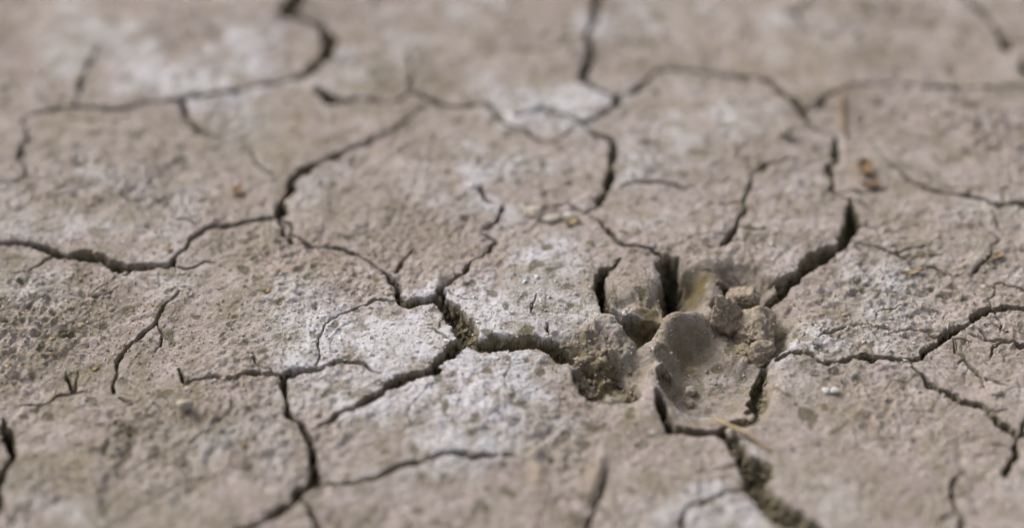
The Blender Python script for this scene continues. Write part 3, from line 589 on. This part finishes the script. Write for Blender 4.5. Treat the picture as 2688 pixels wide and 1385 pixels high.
for a in (-1, 0, 1):
    for b in (-1, 0, 1):
        u, v = (cx+a) % nS, (cy+b) % nS
        d = np.hypot(wx-(cx+a+jx[v, u])*S, wy-(cy+b+jy[v, u])*S)
        d2 = np.minimum(d2, np.maximum(d, d1)); d1 = np.minimum(d1, d)
ed = d2-d1
odrop = 8*(1-sst(1.5, 7, ed+2.2*O25))
outside = np.maximum.reduce([X0-GX, GX-X1, Y0-GY, GY-Y1])
of = sst(0, 9, outside)*sst(-OR, -OR+60, -np.maximum(abs(GX), abs(GY)))
OH = (-odrop+.9*O70+.5*O25+.4*O12+.4*O6+g.standard_normal(GX.shape)*.3)*of
VO = np.stack([GX, GY, OH], 2).reshape(-1, 3)/1000
jj, ii = np.meshgrid(np.arange(len(ay)-1), np.arange(len(ax)-1), indexing='ij')
mx, my = .5*(ax[:-1]+ax[1:])[ii], .5*(ay[:-1]+ay[1:])[jj]
keep = ((mx < X0) | (mx > X1) | (my < Y0) | (my > Y1)).ravel()
q0 = (jj*len(ax)+ii).ravel(); FO = np.stack([q0, q0+1, q0+len(ax)+1, q0+len(ax)], 1)[keep]
u, inv = np.unique(FO, return_inverse=True); FO = inv.reshape(FO.shape); VO = VO[u]
osoil = sst(1, 3, (odrop*of).ravel()[u])
B = 80.
VS = np.array([(-OR/1000, -OR/1000, 0), (OR/1000, -OR/1000, 0), (OR/1000, OR/1000, 0), (-OR/1000, OR/1000, 0), (-B, -B, 0), (B, -B, 0), (B, B, 0), (-B, B, 0)])
FS = np.array([(4, 5, 1, 0), (5, 6, 2, 1), (6, 7, 3, 2), (7, 4, 0, 3)])
vb, fb, ab, nb = sub(np.flatnonzero(fl == 0))
V = np.vstack([vb, VO, VS]); F = np.vstack([fb, FO+len(vb), FS+len(vb)+len(VO)])
no, ns = len(VO), len(VS)
oat = dict(soil_shade=osoil, salt=np.clip(.15+.25*O70+.15*O25, 0, 1).ravel()[u], tan=np.clip(.1+.2*O25+.2*O12, 0, 1).ravel()[u], olive=np.clip(.05+.15*onoise(40, 220)+.15*O12, 0, 1).ravel()[u])
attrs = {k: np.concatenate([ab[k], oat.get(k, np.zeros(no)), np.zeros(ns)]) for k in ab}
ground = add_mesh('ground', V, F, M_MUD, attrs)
ground['kind'] = 'structure'
for l in np.unique(fl):
    if l == 0: continue
    v, f, a_, nr = sub(np.flatnonzero(fl == l))
    o = add_mesh('paw_print' if l == 999 else 'mud_plate', v, f, M_MUD, a_, nr, ground)
    if l == 999: o['label'] = 'deep paw print pressed into the mud, with toe hollows and pinched ridges'

def hz(x, y):
    i = min(max((x-X0)/DX, 0), NX-1.001); j = min(max((y-Y0)/DY, 0), NY-1.001)
    a, b = int(i), int(j); f, g_ = i-a, j-b
    return float((H[b, a]*(1-f)+H[b, a+1]*f)*(1-g_)+(H[b+1, a]*(1-f)+H[b+1, a+1]*f)*g_)

# ------------------------------------------------------------------ loose things
def tag(o, label, cat, group=None):
    o['label'] = label; o['category'] = cat
    if group: o['group'] = group
    return o
def lump_mesh(name, rx, ry, rz, seed, sub_=4, amp=.22, fine=.06, sharp=1.0):
    bm = bmesh.new(); bmesh.ops.create_icosphere(bm, subdivisions=sub_, radius=1)
    off = Vector((seed*3.7, seed*1.9, seed*5.3)); gl = np.random.default_rng(900+seed)
    pn = gl.standard_normal((11, 3)); pn /= np.linalg.norm(pn, axis=1)[:, None]; ph = gl.uniform(.55, 1.0, 11)
    for v in bm.verts:
        d = v.co.normalized()
        dt = np.maximum(pn @ np.array(d), 1e-3); rr = np.minimum(ph/dt, 1.3)
        r = float(-np.log(np.exp(-14*rr).sum())/14)+.05
        r += amp*.5*mnoise.noise(d*1.6+off)+fine*2.6*mnoise.fractal(d*3+off, .7, 2.1, 6)
        r += fine*1.0*(.35-mnoise.voronoi(d*9+off)[0][0])
        v.co = Vector((d.x*rx, d.y*ry, d.z*rz))*r/1000
    me = bpy.data.meshes.new(name); bm.to_mesh(me); bm.free()
    me.polygons.foreach_set('use_smooth', np.ones(len(me.polygons), bool))
    return me
def lump(name, x, y, rx, ry, rz, seed, m, label, cat, group=None, sink=.35, rot=None, sub_=4, amp=.22, fine=.06, mesh=None, z=None):
    me = mesh or lump_mesh(name, rx, ry, rz, seed, sub_, amp, fine)
    if not me.materials: me.materials.append(m)
    o = bpy.data.objects.new(name, me); C.objects.link(o)
    zz_ = hz(x, y) if z is None else z
    o.location = (x/1000, y/1000, (zz_+rz*(1-2*sink)*.95)/1000)
    o.rotation_euler = rot or (0, 0, seed*1.3)
    return tag(o, label, cat, group)


lump('mud_clod', 85.9,-28.0, 7.0, 7.2, 11, 1, M_CLOD, 'tall craggy tan clod left of the rounded clod in the right toe hollow', 'clod', rot=(.2, -.3, .4), sub_=5, sink=.25)
lump('mud_clod', 98.3,-35.7, 9.6, 8.8, 10.5, 2, M_CLOD, 'largest rounded brown clod in the right toe hollow at the end of the wide crack', 'clod', rot=(.3, .4, 0), sub_=5, sink=.22)
lump('mud_clod', 98.1,-51.5, 5.4, 4.4, 4.8, 3, M_CLOD, 'small brown clod bridging the top of the dark crack right of the pad', 'clod', sub_=5, z=-5.5, sink=.2)
lump('mud_clod', 93.5,-17.5, 6.4, 5.4, 6.0, 9, M_CLOD, 'shaded clod behind the tall clod at the far edge of the right toe hollow', 'clod', sink=.35, sub_=5)
lump('mud_clod', 92.6,-44.2, 3.4, 3.0, 2.8, 7, M_CRUMB, 'smallest clod wedged under the rounded clod beside the pad', 'clod', sink=.3)
lump('stone_sliver', 93.8,-25.6, 2.2, 3.6, 4.4, 8, M_GREY, 'grey green stone sliver standing between the two big clods', 'stone', rot=(.5, .5, .3), sink=.25)
# crumbs lying in the left toe hollow
gg = np.random.default_rng(8)
cm = [lump_mesh('mud_crumb', 1, 1, .85, 30+k, 3, .3, .12) for k in range(6)]
for m_ in cm: m_.materials.append(M_CRUMB)
def crumb(x, y, r, label, group, k):
    o = bpy.data.objects.new('mud_crumb', cm[k % 6]); C.objects.link(o)
    o.location = (x/1000, y/1000, (hz(x, y)+.35*r)/1000); o.scale = (r*gg.uniform(.8, 1.2), r*gg.uniform(.8, 1.2), r*gg.uniform(.75, 1))
    o.rotation_euler = (0, 0, gg.uniform(0, 6.28))
    return tag(o, label, 'crumb', group)
tc = [(23.6,-64.2), (46.5,-70.9), (36.3,-52.8), (32.7,-70.9)]
xa, xb = min(p[0] for p in tc), max(p[0] for p in tc); ya, yb = min(p[1] for p in tc), max(p[1] for p in tc)
for k in range(34):
    x, y = gg.uniform(xa, xb), gg.uniform(ya, yb)
    crumb(x, y, gg.uniform(.6, 1.6), 'olive brown mud crumb lying loose in the left toe hollow', 'crumbs in the left toe hollow', k)
for k in range(14):
    x, y = 26.1,-52.5; x += gg.normal(0, 6); y += gg.normal(0, 5)
    crumb(x, y, gg.uniform(.6, 1.7), 'brown mud crumb on the slope between wide crack and left toe hollow', 'crumbs on the slope above the left toe hollow', k)
for k in range(14):
    x, y = 93.8,-40.0; x += gg.normal(0, 8); y += gg.normal(0, 9)
    crumb(x, y, gg.uniform(.5, 1.4), 'brown mud crumb around the big clods of the right toe hollow', 'crumbs in the right toe hollow', k)

# pebbles
lump('pebble', 120.2,-75.0, 1.6, 1.4, 1.3, 11, M_WHITE, 'left one of two touching white pebbles right of the pad', 'pebble', sink=.2, amp=.15)
lump('pebble', 123.5,-75.4, 1.8, 1.5, 1.3, 12, M_WHITE, 'right one of two touching white pebbles right of the pad', 'pebble', sink=.2, amp=.15)
lump('pebble', 122.0,89.9, 3.6, 3.2, 3.4, 13, M_PALE, 'round cream pebble far back under the arched crack', 'pebble', sink=.2, amp=.12)
lump('pebble', 10.2,32.4, 4.6, 3.2, 2.8, 14, M_PALE, 'broad pale pebble in the middle beside the faint upper crack', 'pebble', sink=.35, amp=.15)
lump('pebble', 17.6,29.2, 4.6, 3.4, 2.0, 15, M_PALE, 'flat pale pebble beside the ochre flake in the middle', 'pebble', sink=.4, amp=.15)
lump('pebble', 82.1,-96.8, 2.3, 2.0, 2.0, 16, M_PALE, 'pale pebble lodged at the crack mouth under the straw', 'pebble', sink=.3, amp=.15, z=-2.5)
lump('pebble', 69.9,-62.7, 2.2, 2.0, 1.7, 17, M_PALE, 'pale round pebble lying on the pad floor of the print', 'pebble', sink=.2, amp=.12)
lump('pebble', 69.4,-69.0, 1.8, 1.6, 1.4, 18, M_CLOD, 'tan crumb like pebble just below the pale one on the pad floor', 'pebble', sink=.25)
lump('pebble', -123.8,-86.3, 2.9, 2.6, 2.6, 19, M_PALE, 'tan pebble on the lower left plate under the thin wavy crack', 'pebble', sink=.3)
lump('pebble', 90.7,-86.7, 1.5, 1.3, 1.2, 20, M_PALE, 'tiny pale pebble in the dark corner of the crack right of the pad', 'pebble', sink=.2, z=-4)
lump('mud_shard', 39.0,-80.3, 3.2, 1.3, 1.2, 21, M_PALE, 'pale mud shard on the lower rim of the left toe hollow', 'shard', sink=.2, z=-1.0, rot=(0, .1, .1))
lump('pebble', 185.6,-75.9, 1.9, 1.7, 1.6, 22, M_PALE, 'tan pebble between the forked cracks on the right', 'pebble', sink=.3)
lump('pebble', 24.0,31.1, 2.2, 1.8, 1.4, 23, M_WHITE, 'small white pebble behind the ochre flake in the middle', 'pebble', sink=.35)

# straw, husks and litter
def tube(name, pts, r0, r1, m, label, cat, seg=8, squash=.8):
    p = np.array(pts, float); q_ = np.vstack([2*p[0]-p[1], p, 2*p[-1]-p[-2]]); path = []
    for i in range(1, len(q_)-2):
        for t in np.linspace(0, 1, 7, endpoint=False):
            path.append(.5*(2*q_[i]+(q_[i+1]-q_[i-1])*t+(2*q_[i-1]-5*q_[i]+4*q_[i+1]-q_[i+2])*t*t+(3*q_[i]-q_[i-1]-3*q_[i+1]+q_[i+2])*t**3))
    path.append(p[-1]); path = np.array(path); N_ = len(path)
    bm = bmesh.new(); rings = []
    for k, c in enumerate(path):
        d = Vector(path[min(k+1, N_-1)]-path[max(k-1, 0)]).normalized()
        sdv = d.cross(Vector((0, 0, 1))).normalized(); up = sdv.cross(d)
        f = k/(N_-1); r = (r0*(1-f)+r1*f)*(1+.12*math.sin(k*1.7))*(.6 if k in (0, N_-1) else 1)
        rings.append([bm.verts.new((Vector(c)+sdv*r*math.cos(a)+up*r*squash*math.sin(a))/1000) for a in np.linspace(0, 2*math.pi, seg, endpoint=False)])
    for a, b in zip(rings[:-1], rings[1:]):
        for k in range(seg): bm.faces.new((a[k], a[(k+1) % seg], b[(k+1) % seg], b[k])).smooth = True
    bm.faces.new(rings[0][::-1]); bm.faces.new(rings[-1])
    org = Vector(path.mean(0))/1000
    bmesh.ops.translate(bm, verts=bm.verts, vec=-org)
    bmesh.ops.recalc_face_normals(bm, faces=bm.faces)
    me = bpy.data.meshes.new(name); bm.to_mesh(me); bm.free(); me.materials.append(m)
    o = bpy.data.objects.new(name, me); C.objects.link(o); o.location = org
    return tag(o, label, cat)
def on(x, y, dz): return (x, y, hz(x, y)+dz)
a_, b_, c_, d_ = (76.4,-89.6), (83.6,-96.1), (88.7,-100.3), (96.2,-107.2)
tube('straw', [(a_[0], a_[1], -1.2), (b_[0], b_[1], .6), on(*c_, 1.3), on(*d_, .5)], .95, .6, M_STRAW, 'thin yellow straw lying across the crack below the pad', 'straw')
a_, b_, c_ = (151.6,121.6), (148.9,104.4), (148.6,87.8)
tube('dry_stalk', [on(*a_, 1.0), on(*b_, 1.8), on(*c_, .8)], 1.0, .8, M_BROWN, 'blurred brown stalk lying upright in the picture above the broken crack', 'stalk')
def flake(name, x, y, L, Wd, curl, rz, m, label, cat, tilt=0.0):
    bm = bmesh.new(); nu, nv = 12, 6; top = []; bot = []
    for th, store in ((.16, top), (-.16, bot)):
        for i in range(nu+1):
            u = i/nu*2-1; row = []
            for j in range(nv+1):
                v = j/nv*2-1
                wv_ = Wd*.5*max(.06, (1-abs(u)**2.4))*(1+.15*math.sin(5*u+x))
                z_ = curl*(u*u*.6+v*v*.8)+.18*math.sin(4*u+3*v+y)+th
                row.append(bm.verts.new(Vector((u*L/2, v*wv_+.12*L*math.sin(1.6*u), z_+tilt*u))/1000))
            store.append(row)
    for i in range(nu):
        for j in range(nv):
            bm.faces.new((top[i][j], top[i+1][j], top[i+1][j+1], top[i][j+1])).smooth = True
            bm.faces.new((bot[i][j], bot[i][j+1], bot[i+1][j+1], bot[i+1][j])).smooth = True
    for i in range(nu):
        bm.faces.new((top[i][0], bot[i][0], bot[i+1][0], top[i+1][0])); bm.faces.new((top[i][nv], top[i+1][nv], bot[i+1][nv], bot[i][nv]))
    for j in range(nv):
        bm.faces.new((top[0][j], top[0][j+1], bot[0][j+1], bot[0][j])); bm.faces.new((top[nu][j], bot[nu][j], bot[nu][j+1], top[nu][j+1]))
    bmesh.ops.recalc_face_normals(bm, faces=bm.faces)
    me = bpy.data.meshes.new(name); bm.to_mesh(me); bm.free(); me.materials.append(m)
    o = bpy.data.objects.new(name, me); C.objects.link(o); o.location = (x/1000, y/1000, (hz(x, y)+.55)/1000); o.rotation_euler = (0, 0, rz)
    return tag(o, label, cat)
flake('seed_husk', 164.1,-4.9, 10, 2.6, .8, -.08, M_HUSK, 'long ochre seed husk lying on the right plate below the hairline crack', 'husk', .2)
flake('husk_flake', 25.1,26.2, 7, 4.2, 1.0, .5, M_HUSK, 'ochre husk flake beside the white pebbles in the middle', 'husk')
flake('leaf_scrap', 154.3,64.4, 9, 8, 2.2, 1.1, M_BROWN, 'larger crumpled brown leaf scrap at upper right', 'leaf scrap', .5)
flake('leaf_scrap', 155.6,53.9, 8, 4, 1.4, -.3, M_BROWN, 'smaller brown leaf scrap just in front of the crumpled one', 'leaf scrap', .4)
flake('leaf_scrap', -118.1,49.4, 6.5, 5, 1.4, .9, M_BROWN, 'lone brown leaf scrap on the plate left of the centre crack', 'leaf scrap', .5)
flake('husk_flake', 200.6,4.5, 7, 3, .8, .2, M_HUSK, 'ochre husk flake by the short hairline near the right edge', 'husk')
flake('husk_flake', -100.0,-104.3, 3.2, 2.2, .5, 1.4, M_HUSK, 'small ochre flake on the lower left plate', 'husk')
flake('husk_flake', -99.1,-18.2, 3.2, 2.4, .5, .3, M_HUSK, 'small ochre flake on the pale plate left of centre', 'husk')
flake('husk_flake', -162.5,-60.2, 3.6, 2.2, .5, .2, M_HUSK, 'small ochre flake between the two left hairline cracks', 'husk')
flake('husk_flake', -142.0,7.1, 3.4, 2.6, .6, 1.0, M_HUSK, 'small ochre flake above the long left crack', 'husk')
flake('husk_flake', 107.4,66.4, 3.2, 2.6, .6, .4, M_HUSK, 'small tan flake beside the bent upper right crack', 'husk')

# loose grit, too small and too many to count
NG = 70000
oc = np.array([(1, 0, 0), (-1, 0, 0), (0, 1, 0), (0, -1, 0), (0, 0, 1), (0, 0, -1)], float)
of_ = np.array([(0, 2, 4), (2, 1, 4), (1, 3, 4), (3, 0, 4), (2, 0, 5), (1, 2, 5), (3, 1, 5), (0, 3, 5)])
gx_, gy_ = gg.uniform(X0+25, X1-25, NG), gg.uniform(Y0+20, Y1-25, NG)
gi, gj = np.round((gx_-X0)/DX).astype(int), np.round((gy_-Y0)/DY).astype(int)
dens = np.clip((.34+.6*crumbly+.2*salt+.35*hole-.24*inpaw)*(.5+.7*sst(-.7, 1.2, vnoise(16, 95)+.6*vnoise(6, 96))), 0, 1)
ok = (gg.uniform(size=NG) < dens[gj, gi]) & ((drop[gj, gi] < .5) | (gg.uniform(size=NG) < .25))
gx_, gy_, gi, gj = gx_[ok], gy_[ok], gi[ok], gj[ok]; NG = len(gx_)
gr = np.minimum(.27*np.exp(np.abs(gg.normal(0, .5, NG))), 1.05)
gv = oc[None]*(1+.3*gg.standard_normal((NG, 6, 1)).clip(-1.2, 1.5))+.22*gg.standard_normal((NG, 6, 3))
gv *= (gr[:, None]*np.stack([gg.uniform(.8, 1.5, NG), gg.uniform(.8, 1.5, NG), gg.uniform(.6, .95, NG)], 1))[:, None, :]
an = gg.uniform(0, 6.28, NG)[:, None]; cx_, cy_ = gv[:, :, 0]*np.cos(an)-gv[:, :, 1]*np.sin(an), gv[:, :, 0]*np.sin(an)+gv[:, :, 1]*np.cos(an)
gv[:, :, 0], gv[:, :, 1] = cx_, cy_
gv += np.stack([X0+gi*DX, Y0+gj*DY, H[gj, gi]+.25*gr], 1)[:, None, :]
gfc = (of_[None]+6*np.arange(NG)[:, None, None]).reshape(-1, 3)
tone = np.repeat(gg.uniform(size=NG), 6); gsalt = np.repeat(salt[gj, gi], 6)
grit = add_mesh('loose_grit', gv.reshape(-1, 3)/1000, gfc, M_GRIT, dict(tone=tone, salt=gsalt))
grit.data.polygons.foreach_set('use_smooth', np.zeros(len(grit.data.polygons), bool))
grit['kind'] = 'stuff'; tag(grit, 'fine loose mud grit scattered over the dried plates', 'grit')
